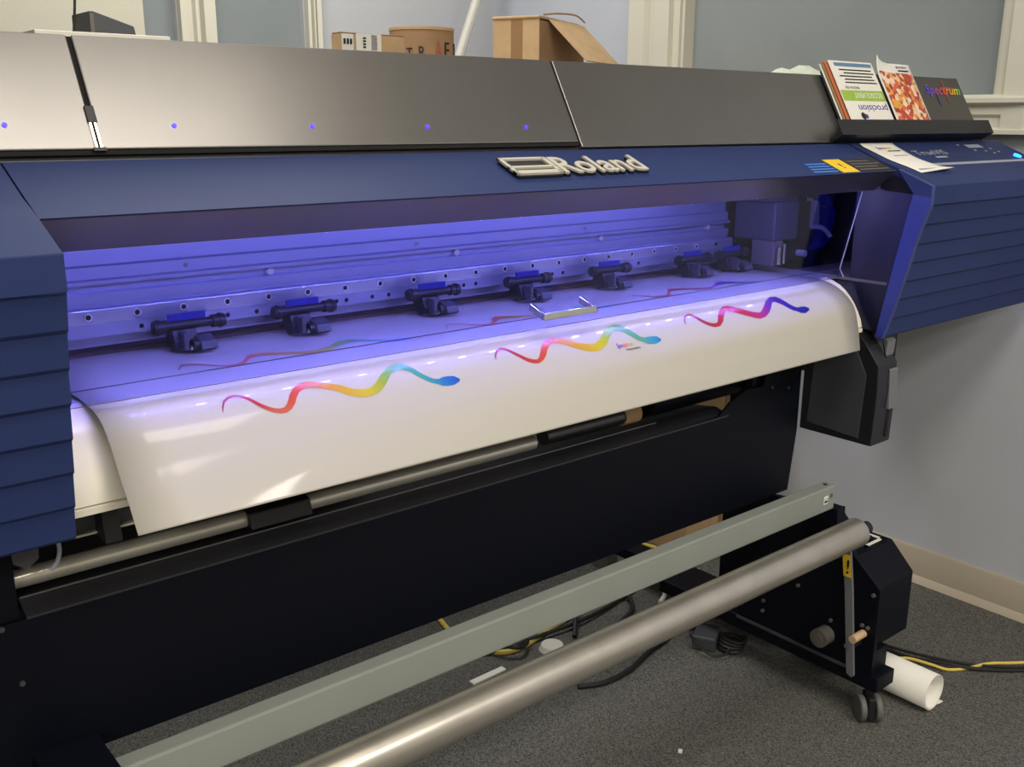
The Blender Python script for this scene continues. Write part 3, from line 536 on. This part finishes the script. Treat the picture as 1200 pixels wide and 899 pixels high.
# ============================================================ media shafts in the tray
t = thing('media_shaft', (.8, 1.172, .69), 'thin silver media tube lying in the tray below the white vinyl sheet', 'tube')
build(MB().pipe((.221, 1.170, .7040), (1.02, 1.170, .7040), .0118, .009), 'tube', M_tube, t, smooth=True)
build(MB().prism([(1.145, .695), (1.152, .716), (1.168, .721), (1.19, .712), (1.19, .695)], .51, .60), 'tube_clamp', M_dark, t, bevel=.002)
t = thing('paper_shaft', (1.16, 1.177, .69), 'short black tube with a cardboard collar in the tray under the sheet', 'tube')
build(MB().cyl((1.05, 1.180, .7060), (1.235, 1.180, .7060), .0155, 24), 'tube', M_black, t, smooth=True)
co = build(MB().pipe((1.235, 1.180, .7060), (1.275, 1.180, .7060), .0180, .0158), 'cardboard_collar', M_card, t, smooth=True)
text('TOP', 'collar_print', M_red, co, (1.243, 1.167, .7205), (1, 0, 0), (0, .6, .8), .022, .007)
t = build(MB().cyl((1.29, 1.19, .735), (1.555, 1.19, .735), .045, 32).cyl((1.28, 1.19, .735), (1.29, 1.19, .735), .025, 24), 'media_roll', M_blackm, smooth=True)
tag(t, 'black wrapped media roll behind the right end of the skirt, under the sheet', 'roll')

# ============================================================ take-up unit
TU = thing('take_up_unit', (1.76, 1.15, 0), 'black take-up motor unit on twin-wheel casters with a long grey crossbeam', 'take-up unit')
def tb(mb, n, m_, **k): return build(mb, n, m_, TU, **k)
beam = tb(MB().box(.273, 1.702, 1.02, 1.048, .458, .510), 'crossbeam', M_beam, bevel=.003)
build(MB().cyl((1.685, 1.034, .5102), (1.685, 1.034, .5108), .0045, 14), 'beam_hole', M_void, beam)
build(MB().cyl((1.688, 1.0198, .490), (1.688, 1.0192, .490), .005, 14), 'beam_rivet', M_greyk, beam)
build(MB().box(1.662, 1.676, 1.0190, 1.0196, .488, .493), 'beam_sticker', M_paper, beam)
build(MB().box(1.662, 1.676, 1.0190, 1.0196, .476, .486), 'beam_sticker', M_paper, beam)
build(MB().box(1.664, 1.674, 1.0184, 1.0189, .479, .484), 'sticker_frame', M_ink, beam)
tb(MB().box(.20, .272, .985, 1.075, .11, .535), 'left_stand', M_blackm, bevel=.004)
tb(MB().box(.20, .272, .90, 1.35, .07, .109), 'base_foot', M_blackm, bevel=.003)
tb(MB().prism([(.918, .112), (.918, .305), (.983, .36), (1.006, .425), (1.030, .449), (1.060, .452), (1.09, .44), (1.26, .42), (1.26, .112)], 1.732, 1.745), 'side_plate', M_blackm, bevel=.001)
tb(MB().prism([(1.01, .42), (1.012, .458), (1.02, .457), (1.055, .457), (1.075, .44), (1.075, .42)], 1.703, 1.731), 'beam_bracket', M_blackm)
gb = tb(MB().prism([(.93, .162), (.93, .298), (.985, .353), (1.25, .353), (1.25, .162)], 1.746, 1.885), 'gearbox', M_blackm, bevel=.003)
tb(MB().box(1.746, 1.792, .921, 1.24, .112, .1615), 'gearbox_foot', M_blackm)
fr_ = MB()
for q in ((1.80, 1.868, .995, 1.002), (1.80, 1.868, 1.04, 1.047), (1.80, 1.808, .995, 1.047), (1.86, 1.868, .995, 1.047)): fr_.box(*q, .3535, .3550)
build(fr_, 'switch_plate', M_paper, gb)
build(MB().box(1.822, 1.848, 1.01, 1.032, .3532, .362), 'rocker_switch', M_dark, gb, bevel=.002)
ft = tb(MB().box(1.732, 1.80, .903, 1.50, .077, .111), 'base_foot', M_blackm, bevel=.003)
tb(MB().box(1.7285, 1.7315, .97, 1.26, .106, .1125), 'foot_edge', M_darkg)
for y in (.925, 1.45):
    c = tb(MB().frame_box((1.748, y, 0), (.77, -.64, 0), (.64, .77, 0), (0, 0, 1), (-.008, .008), (-.022, .022), (.012, .060)).cyl((1.748, y, .06), (1.748, y, .078), .010, 12), 'caster', M_cab, bevel=.003)
    for s_ in (-1, 1):
        ax = Vector((.77, -.64, 0)); cc = Vector((1.748, y, .0285)); build(MB().cyl(cc+ax*s_*.010, cc+ax*s_*.023, .0285, 28), 'caster_wheel', M_wheel, c, smooth=True, bevel=.003)
# lever with its yellow sticker
lev = tb(MB().prism([(.974, .415), (.957, .30), (.936, .118), (.940, .113), (.952, .118), (.974, .30), (.992, .415)], 1.694, 1.700), 'lever', M_lever)
st = build(MB().prism([(.986, .375), (.969, .375), (.962, .328), (.979, .328)], 1.6930, 1.6938), 'yellow_sticker', M_yellow, lev)
text('!', 'sticker_sign', M_ink, lev, (1.6925, .974, .335), (0, -1, 0), (0, 0, 1), .006, .03, .0002)
build(MB().box(1.7005, 1.731, .945, .955, .175, .187), 'lever_pivot', M_dark, lev)
tb(MB().cyl((1.731, 1.027, .162), (1.70, 1.027, .162), .020, 24).cyl((1.70, 1.027, .162), (1.697, 1.027, .162), .010, 16), 'guide_knob', M_greyk, smooth=True)
tb(MB().cyl((1.731, .944, .199), (1.69, .944, .199), .0085, 16), 'tan_knob', M_tan, smooth=True)
tb(MB().cyl((1.700, .955, .179), (1.690, .955, .179), .006, 12), 'lever_bolt', M_steel)
for y, z in ((1.02, .197), (1.105, .245), (.93, .29), (.935, .215), (.948, .216), (1.19, .15), (1.19, .175), (1.12, .31)):
    tb(MB().cyl((1.7318, y, z), (1.728, y, z), .0042, 10), 'plate_screw', M_greyk)
tb(MB().box(1.7285, 1.7315, 1.055, 1.061, .335, .36), 'pin_slot', M_ltext)
tb(MB().cyl((1.694, .96, .429), (1.7317, .96, .429), .013, 20), 'core_flange', M_dark)
# take-up core
t = build(MB().pipe((.10, .96, .429), (1.693, .96, .429), .029, .026, 48), 'take_up_core', M_core, smooth=True)
tag(t, 'long thick silver take-up tube in front of the grey crossbeam', 'tube')

# ============================================================ leaflet rack with leaflets on the printer lid
RK = thing('leaflet_rack', (2.0, 1.12, 1.183), 'black leaflet rack with a rainbow script logo leaning on the right lid', 'rack')
def lp(x0, x1, s0, s1, o0, o1, n, m_, par, **k): return build(lidbox(x0, x1, s0, s1, o0, o1), n, m_, par, **k)
lp(1.748, 2.287, .006, .145, .006, .009, 'back_plate', M_black, RK, bevel=.001)
lp(1.70, 2.305, -.004, .003, .001, .030, 'shelf', M_dark, RK)
lp(1.70, 2.305, .003, .028, .027, .030, 'front_lip', M_dark, RK)
text('Spectrum', 'rack_logo', M_logo, RK, L(2.120, .095, .0095), (1, 0, 0), LD, .155, .03, .0005, shear=.35, bold=.008)
lp(2.205, 2.2075, .085, .138, .0095, .0102, 'logo_stroke', M_red, RK)
lp(2.190, 2.245, .117, .1195, .0102, .0108, 'logo_stroke', M_red, RK)
lp(2.163, 2.165, .075, .115, .0095, .0102, 'logo_stroke', M_purple, RK)
def leaf(name, x0, x1, s1, o, m_, label, cat='leaflet', th=.001, **k):
    b_ = lidbox(x0, x1, .0035, s1, o, o+th); ob = build(b_, name, m_); tag(ob, label, cat, 'leaflets in the black rack'); return ob
leaf('leaflet', 1.748, 1.90, .158, .0105, M_paper, 'white leaflet rearmost at the left of the black rack')
leaf('leaflet', 1.752, 1.90, .163, .0135, M_card2, 'brown-edged leaflet second from the back in the rack')
leaf('leaflet', 1.757, 1.905, .161, .016, M_orange, 'orange-edged leaflet just behind the white and green one')
lf = leaf('leaflet', 1.766, 1.921, .162, .0195, M_paper, 'white and green leaflet standing upside down at the left of the rack')
def lprint(x0, x1, s0, s1, m_, n): return lp(x0, x1, s0, s1, .0206, .0209, n, m_, lf)
lprint(1.782, 1.915, .150, .158, M_sky, 'print_band')
lprint(1.769, 1.920, .074, .097, M_green, 'print_band')
D_ = -LD
for k, s in enumerate((.113, .120, .127, .134, .141)):
    lprint(1.912-(k % 3)*.005-(.115-(k % 2)*.008), 1.912-(k % 3)*.005, s, s+.0028, M_ink, 'print_line')
text('ECOSOLVENT', 'print_title', M_paper, lf, L(1.910, .092, .0212), (-1, 0, 0), D_, .10, .012, .0002, bold=.01)
text('MADE IN USA', 'print_line', M_ink, lf, L(1.84, .106, .0206), (-1, 0, 0), D_, .05, .006, .0002)
text('procision', 'print_title', M_purple, lf, L(1.915, .070, .0206), (-1, 0, 0), D_, .105, .019, .0002, bold=.01)
build(MB().cyl(L(1.815, .041, .0206), L(1.815, .041, .0209), .008, 18), 'print_mark', M_ink, lf)
build(MB().cyl(L(1.826, .040, .0208), L(1.826, .040, .0211), .005, 18), 'print_mark', M_purple, lf)
# fruit leaflet with a curled corner
def fruitpt(i, j):
    u, v = i/11, j/15; x = 1.930+.136*u; s = .0035+.158*v
    c = max(0, (v-.72))*max(0, .35-u)*8; return L(x-.012*c*1.2, s+.010*c, .0215+.03*c*c+.002*math.sin(u*3))
fl_ = build(MB().grid(fruitpt, 12, 16), 'leaflet', M_paper, smooth=True, solid=.0006)
tag(fl_, 'leaflet with a fruit picture and a curled corner, right of the green one', 'leaflet', 'leaflets in the black rack')
build(MB().grid(lambda i, j: fruitpt(i*10/11+.5, j*.86)+LN*.0008, 12, 16), 'fruit_print', M_fruit, fl_, smooth=True)
text('procision', 'print_title', M_purple, fl_, L(2.005, .149, .0245), (1, 0, 0), LD, .042, .008, .0002)
build(lidbox(2.008, 2.050, .1435, .1465, .0242, .0245), 'print_line', M_ink, fl_)

# receipt lying on the right cover
def rec(i, j):
    u, v = i/9, j/15
    x = (1.776+.120*u)*(1-v)+(1.790+.118*u)*v + .012*math.sin(v*math.pi)*-u; y = 1.084-.126*v
    hgt = .0012+.010*max(0, v-.82)**1.2*6*(u)+.035*max(0, .06-v)*(1-u*.3); return Cp(x, y, hgt)
rp = build(MB().grid(rec, 10, 16), 'receipt', M_paper, smooth=True, solid=.0003)
tag(rp, 'white printed card lying on the blue right end cover below the rack', 'paper')
def recp(i, j, v, du): return rec(9*(.0), 15*v)
text('Spectrum', 'card_logo', M_logo, rp, Cp(1.808, 1.058, .0022), (1, 0, 0), FU, .05, .014, .0002, shear=.3)
build(MB().frame_box(Cp(1.83, 1.052, .0020), (1, 0, 0), FU, FN, (0, .045), (0, .003), (0, .0003)), 'card_line', M_ink, rp)
build(MB().frame_box(Cp(1.822, 1.034, .0020), (1, 0, 0), FU, FN, (0, .05), (0, .002), (0, .0003)), 'card_line', M_ltext, rp)
build(MB().frame_box(Cp(1.80, .968, .0030), (1, 0, 0), FU, FN, (0, .08), (0, .003), (0, .0003)), 'card_line', M_ltext, rp)

# ============================================================ on top of the printer
t = build(MB().box(.325, .475, 1.20, 1.42, 1.3045, 1.3125), 'white_board', M_white, bevel=.001); tag(t, 'thin white board under the dark wedge at the left end of the printer top', 'board')
t = thing('desk_device', (.40, 1.31, 1.3127), 'dark grey wedge-shaped device with a black cord on the left of the printer top', 'device')
build(MB().prism([(.413, 1.3127), (.413, 1.3435), (.418, 1.344), (.466, 1.329), (.469, 1.3127)], 1.29, 1.356, 'y'), 'casing', M_darkg, t, bevel=.001)
build(MB().prism([(.4135, 1.3127), (.4135, 1.341), (.418, 1.3415), (.418, 1.3127)], 1.2885, 1.2899, 'y'), 'end_cap', M_greyk, t)
build(MB().path([(.396, 1.30, 1.3145), (.399, 1.30, 1.335), (.402, 1.30, 1.36), (.404, 1.30, 1.40), (.38, 1.27, 1.46), (.33, 1.33, 1.48), (.27, 1.40, 1.42), (.24, 1.45, 1.33), (.22, 1.47, 1.31)], .0016, 8), 'cord', M_cab, t)
def crumple(i, j):
    u, v = i/9, j/7; return Vector((1.752+.14*u, 1.225+.10*v, 1.3055+(.020+.010*math.sin(u*9+v*3))*(1-abs(2*v-1))*min(1, u*4+.3)))
t = build(MB().grid(crumple, 10, 8), 'green_paper', M_paperg, solid=.0006); tag(t, 'crumpled pale green paper on the printer top left of the leaflets', 'paper')

# ============================================================ packing table behind with its boxes
tb_ = thing('packing_table', (1.6, 2.35, 0), 'plain table standing behind the printer, carrying cardboard boxes', 'table')
build(MB().box(.95, 2.41, 2.05, 2.66, 1.12, 1.15), 'table_top', M_white, tb_)
for x in (.97, 2.35):
    for y in (2.07, 2.60): build(MB().box(x, x+.04, y, y+.04, 0, 1.119), 'leg', M_dark, tb_)
# small labelled box
bt = thing('cardboard_box', (1.36, 2.3, 1.1502), 'small closed cardboard box with white shipping labels, left on the back table', 'box', 'boxes on the back table')
bx1 = build(MB().box(1.290, 1.475, 2.20, 2.245, 1.1502, 1.420), 'carton', M_card, bt, bevel=.002)
build(MB().box(1.290, 1.475, 2.20, 2.24, 1.4202, 1.4225), 'top_flap', M_card2, bt)
l1 = build(MB().box(1.293, 1.325, 2.1985, 2.1998, 1.33, 1.419), 'shipping_label', M_paper, bt)
l2 = build(MB().box(1.333, 1.405, 2.1985, 2.1998, 1.33, 1.422), 'shipping_label', M_paper, bt)
m = MB()
for k in range(9): m.box(1.376, 1.392, 2.1975, 2.1984, 1.385+k*.004, 1.3865+k*.004)
for k in range(4): m.box(1.352, 1.360, 2.1975, 2.1984, 1.388+k*.007, 1.392+k*.007)
for k in range(3): m.box(1.297+k*.009, 1.303+k*.009, 2.1975, 2.1984, 1.395, 1.408)
build(m, 'barcode', M_ink, bt, kind='stuff')
# round cardboard drum lettered TRAFFIC
dr = thing('cardboard_drum', (1.625, 2.34, 1.1502), 'round brown cardboard drum with large handwritten letters beside the white pole', 'box')
build(MB().cyl((1.625, 2.34, 1.1502), (1.625, 2.34, 1.450), .087, 40), 'drum', M_card2, dr, smooth=True)
build(MB().pipe((1.625, 2.34, 1.449), (1.625, 2.34, 1.456), .0885, .083, 40), 'rim', M_card, dr)
for ch, a, sz, mm in (('T', -.99, .026, M_ink), ('R', -.60, .030, M_ink), ('A', -.13, .046, M_red), ('F', .25, .042, M_ink), ('F', .78, .042, M_ink), ('I', 1.1, .042, M_ink), ('C', 1.4, .042, M_ink)):
    a2 = a-math.radians(33)*0; ux = Vector((math.cos(a2), math.sin(a2), 0)); c = Vector((1.625+.0885*math.sin(a2), 2.34-.0885*math.cos(a2), 1.376))
    text(ch, 'letter', mm, dr, c-ux*.009, ux, (0, 0, 1), .018 if ch != 'A' else .026, sz, .0006)
# open box with its long flap
c0 = Vector((1.883, 2.15, 0)); a_ = math.radians(25); ux = Vector((math.cos(a_), math.sin(a_), 0)); uy = Vector((-math.sin(a_), math.cos(a_), 0)); uz = Vector((0, 0, 1))
ob_ = thing('cardboard_box', (1.98, 2.28, 1.1502), 'open cardboard box with a long flap folded down, on the back table', 'box', 'boxes on the back table')
def fbx(a, b_, c, n, m_, par=ob_, **k): return build(MB().frame_box(c0, ux, uy, uz, a, b_, c), n, m_, par, **k)
ZT = 1.487
fbx((0, .004), (0, .14), (1.1502, ZT), 'end_wall', M_card)
fbx((.336, .34), (0, .14), (1.1502, ZT), 'end_wall', M_card)
fbx((.004, .336), (0, .004), (1.1502, ZT-.004), 'side_wall', M_card2)  # darker cardboard here paints the shade under the long flap
fbx((.004, .336), (.136, .14), (1.1502, ZT), 'side_wall', M_card)
fbx((.004, .336), (.004, .136), (1.1502, 1.154), 'box_bottom', M_card)
fbx((-.0006, -.0001), (.05, .085), (1.1502, ZT-.002), 'tape_strip', M_tape)
fbx((-.004, .30), (-.002, .143), (ZT, ZT+.008), 'top_flap', M_card, bevel=.003)
hg = c0+ux*.06+uz*(ZT+.004); out = (-uy*.72-uz*.70).normalized(); nn = ux.cross(out)
build(MB().frame_box(hg, ux, out, nn, (0, .27), (0, .165), (-.002, .002)), 'long_flap', M_card, ob_, bevel=.001)
fl2 = MB().path([c0+ux*.03+uz*(ZT+.012), c0+ux*.14+uz*(ZT+.024), c0+ux*.27+uz*(ZT+.030), c0+ux*.34+uz*(ZT+.016)], .0025, 6)
build(fl2, 'flap_edge', M_card2, ob_)
# pole leaning in the corner
t = build(MB().path([(1.58, 2.90, .001), (2.385, 2.90, 1.95)], .0165, 14, 0).path([(1.573, 2.886, .004), (2.378, 2.886, 1.95)], .005, 6, 0), 'white_pole', M_white, smooth=True)
tag(t, 'thin white plastic pole leaning in the corner of the room', 'pole')

# ============================================================ floor things
t = thing('cardboard_box', (2.23, 1.8, 0), 'brown cardboard box on the floor behind the right end of the printer', 'box')
build(MB().box(2.06, 2.40, 1.69, 1.92, 0, .50), 'carton', M_card, t, bevel=.002)
build(MB().box(2.20, 2.26, 1.6885, 1.6898, 0.002, .498), 'tape_strip', M_tape, t)
t = thing('cardboard_box', (1.1, 1.85, 0), 'wide cardboard box on the floor behind the middle of the printer', 'box')
build(MB().box(.8, 1.5, 1.93, 2.03, 0, .455), 'carton', M_card2, t, bevel=.002)
build(MB().box(1.12, 1.18, 1.9285, 1.9298, .002, .453), 'tape_strip', M_tape, t)
# rolled white sheet right of the caster
P = []; NR = 46
def spiral(i, j):
    a = -2.2+i/(NR-1)*(2*math.pi*1.75); r = .041-.0035*i/(NR-1)
    if i == 0: return Vector((1.858+0, .855+.26*j, .0015))
    return Vector((1.888-r*math.sin(a+.6), .855+.26*j, .0425+r*math.cos(a+.6)*-1))
t = build(MB().grid(lambda i, j: (Vector((1.935-(.005*i), .855+.26*j, .001+.0004*i)) if i < 4 else Vector((1.888+(.0405-.0045*(i-4)/40)*math.sin(.45-(i-4)*.235), .855+.26*j, .0425-(.0405-.0045*(i-4)/40)*math.cos(.45-(i-4)*.235)))), 44, 2), 'rolled_sheet', M_paper, smooth=True, solid=.0012)
tag(t, 'loosely rolled white vinyl sheet lying on the carpet beside the black caster', 'roll')
def cable(pts, r, m_, name, label, n=8):
    t = build(MB().path(pts, r, n, 6), name, m_, smooth=True); tag(t, label, 'cable', 'cables lying on the carpet'); return t
cable([(1.99, 1.24, .004), (2.0, 1.10, .004), (2.01, 1.02, .006), (2.03, .985, .01), (2.045, .94, .009), (2.06, .91, .005), (2.10, .885, .0042), (2.16, .862, .0045), (2.21, .825, .0042), (2.30, .76, .0042), (2.38, .66, .0042)], .0035, M_yel, 'yellow_cable', 'yellow network cable running over the carpet right of the white roll')
cable([(1.98, 1.30, .005), (2.03, 1.08, .005), (2.045, .99, .005), (2.07, .925, .012), (2.10, .875, .010), (2.15, .83, .006), (2.20, .79, .005), (2.28, .72, .005), (2.38, .60, .005)], .004, M_cab, 'black_cable', 'black power cord lying beside the yellow cable at the right baseboard')
cable([(2.02, 1.20, .004), (2.06, 1.03, .004), (2.10, .93, .004), (2.14, .87, .004), (2.20, .81, .004), (2.29, .74, .012), (2.40, .64, .004)], .0032, M_cab, 'black_cable', 'thinner black cord crossing under the yellow cable at the right')
cable([(2.10, 2.35, .005), (1.93, 2.1, .005), (1.891, 1.889, .005), (1.872, 1.84, .005), (1.858, 1.797, .005), (1.80, 1.72, .005), (1.66, 1.66, .005), (1.50, 1.63, .006), (1.37, 1.605, .006), (1.31, 1.622, .006), (1.27, 1.70, .006), (1.30, 1.85, .006)], .0065, M_yel, 'yellow_cable', 'yellow cable behind the grey crossbeam, running under the black skirt')
cable([(2.2, 2.4, .005), (2.05, 2.05, .005), (2.01, 1.90, .006), (2.015, 1.86, .006), (2.03, 1.815, .006), (2.035, 1.77, .006), (2.0, 1.70, .006)], .0065, M_yel, 'yellow_cable', 'yellow cable by the cardboard box behind the crossbeam')
cable([(.70, 1.77, .005), (.867, 1.728, .005), (1.0, 1.71, .005), (1.12, 1.70, .006), (1.25, 1.655, .006), (1.32, 1.62, .008), (1.42, 1.61, .012), (1.55, 1.60, .012), (1.70, 1.62, .006), (1.85, 1.66, .006), (1.98, 1.75, .006)], .005, M_cab, 'black_cable', 'black cord running along the carpet behind the crossbeam')
cable([(1.28, 1.75, .005), (1.29, 1.66, .02), (1.315, 1.60, .03), (1.35, 1.58, .025), (1.40, 1.62, .01), (1.43, 1.68, .008), (1.37, 1.72, .008)], .006, M_cab, 'black_cable', 'tangled black cord beside the white cup shape behind the silver tube')
cable([(1.50, 1.56, .006), (1.56, 1.62, .03), (1.62, 1.68, .05), (1.70, 1.68, .04), (1.74, 1.62, .02), (1.70, 1.56, .008), (1.60, 1.53, .006)], .006, M_cab, 'black_cable', 'looped black cord behind the crossbeam left of the white cable')
cable([(1.87, 1.66, .05), (1.885, 1.63, .04), (1.87, 1.60, .02), (1.83, 1.565, .008), (1.79, 1.545, .007)], .006, M_wcab, 'white_cable', 'short white cable arching behind the silver tube')
cable([(1.357, 1.397, .005), (1.40, 1.375, .005), (1.445, 1.368, .005), (1.50, 1.372, .005), (1.543, 1.384, .005), (1.60, 1.40, .005), (1.66, 1.41, .005), (1.71, 1.43, .005)], .006, M_cab, 'black_cable', 'black cord curving out from under the silver tube on the carpet')
# power adapter with coiled lead
pa = thing('power_adapter', (1.74, 1.35, 0), 'black power adapter with coiled lead on the carpet below the silver tube', 'adapter')
build(MB().frame_box((1.735, 1.345, 0), (math.cos(.5), math.sin(.5), 0), (-math.sin(.5), math.cos(.5), 0), (0, 0, 1), (-.045, .03), (-.028, .028), (.001, .036)), 'adapter_body', M_darkg, pa, bevel=.004)
cp = []
for k in range(46): a = k*.55; cp.append((1.745+.022*math.cos(a)+.0004*k, 1.285+.03*math.sin(a), .006+.0006*k))
build(MB().path(cp, .0035, 6, 2), 'coiled_lead', M_cab, pa, smooth=True)
build(MB().path([(1.69, 1.36, .03), (1.675, 1.33, .03), (1.68, 1.29, .012), (1.71, 1.27, .01), (1.74, 1.28, .02)], .003, 6), 'output_lead', M_cab, pa, smooth=True)
t = build(MB().frame_box((1.965, 1.60, .0), (.85, -.25, 0), (.3, .8, 0), (0, 0, 1), (-.08, .06), (-.03, .04), (.001, .006)), 'paper_card', M_paper); tag(t, 'white paper card on the carpet between the crossbeam and the silver tube', 'paper')
t = build(MB().frame_box((1.235, 1.565, .0), (.998, .02, 0), (-.02, .998, 0), (0, 0, 1), (-.05, .045), (-.012, .004), (.001, .005)), 'paper_strip', M_paper); tag(t, 'narrow white paper strip on the carpet behind the silver tube', 'paper')
t = build(MB().cyl((1.425, 1.558, .001), (1.425, 1.558, .014), .032, 20, .026), 'white_plug_cover', M_white, smooth=True); tag(t, 'round white plastic cover among black cords behind the silver tube', 'cover')
t = build(MB().frame_box((1.359, 1.102, .0005), (.8, .6, 0), (-.6, .8, 0), (0, 0, 1), (-.006, .006), (-.004, .004), (0, .0015)), 'paper_scrap', M_paper); tag(t, 'tiny white paper scrap on the open carpet at the bottom of the picture', 'scrap')
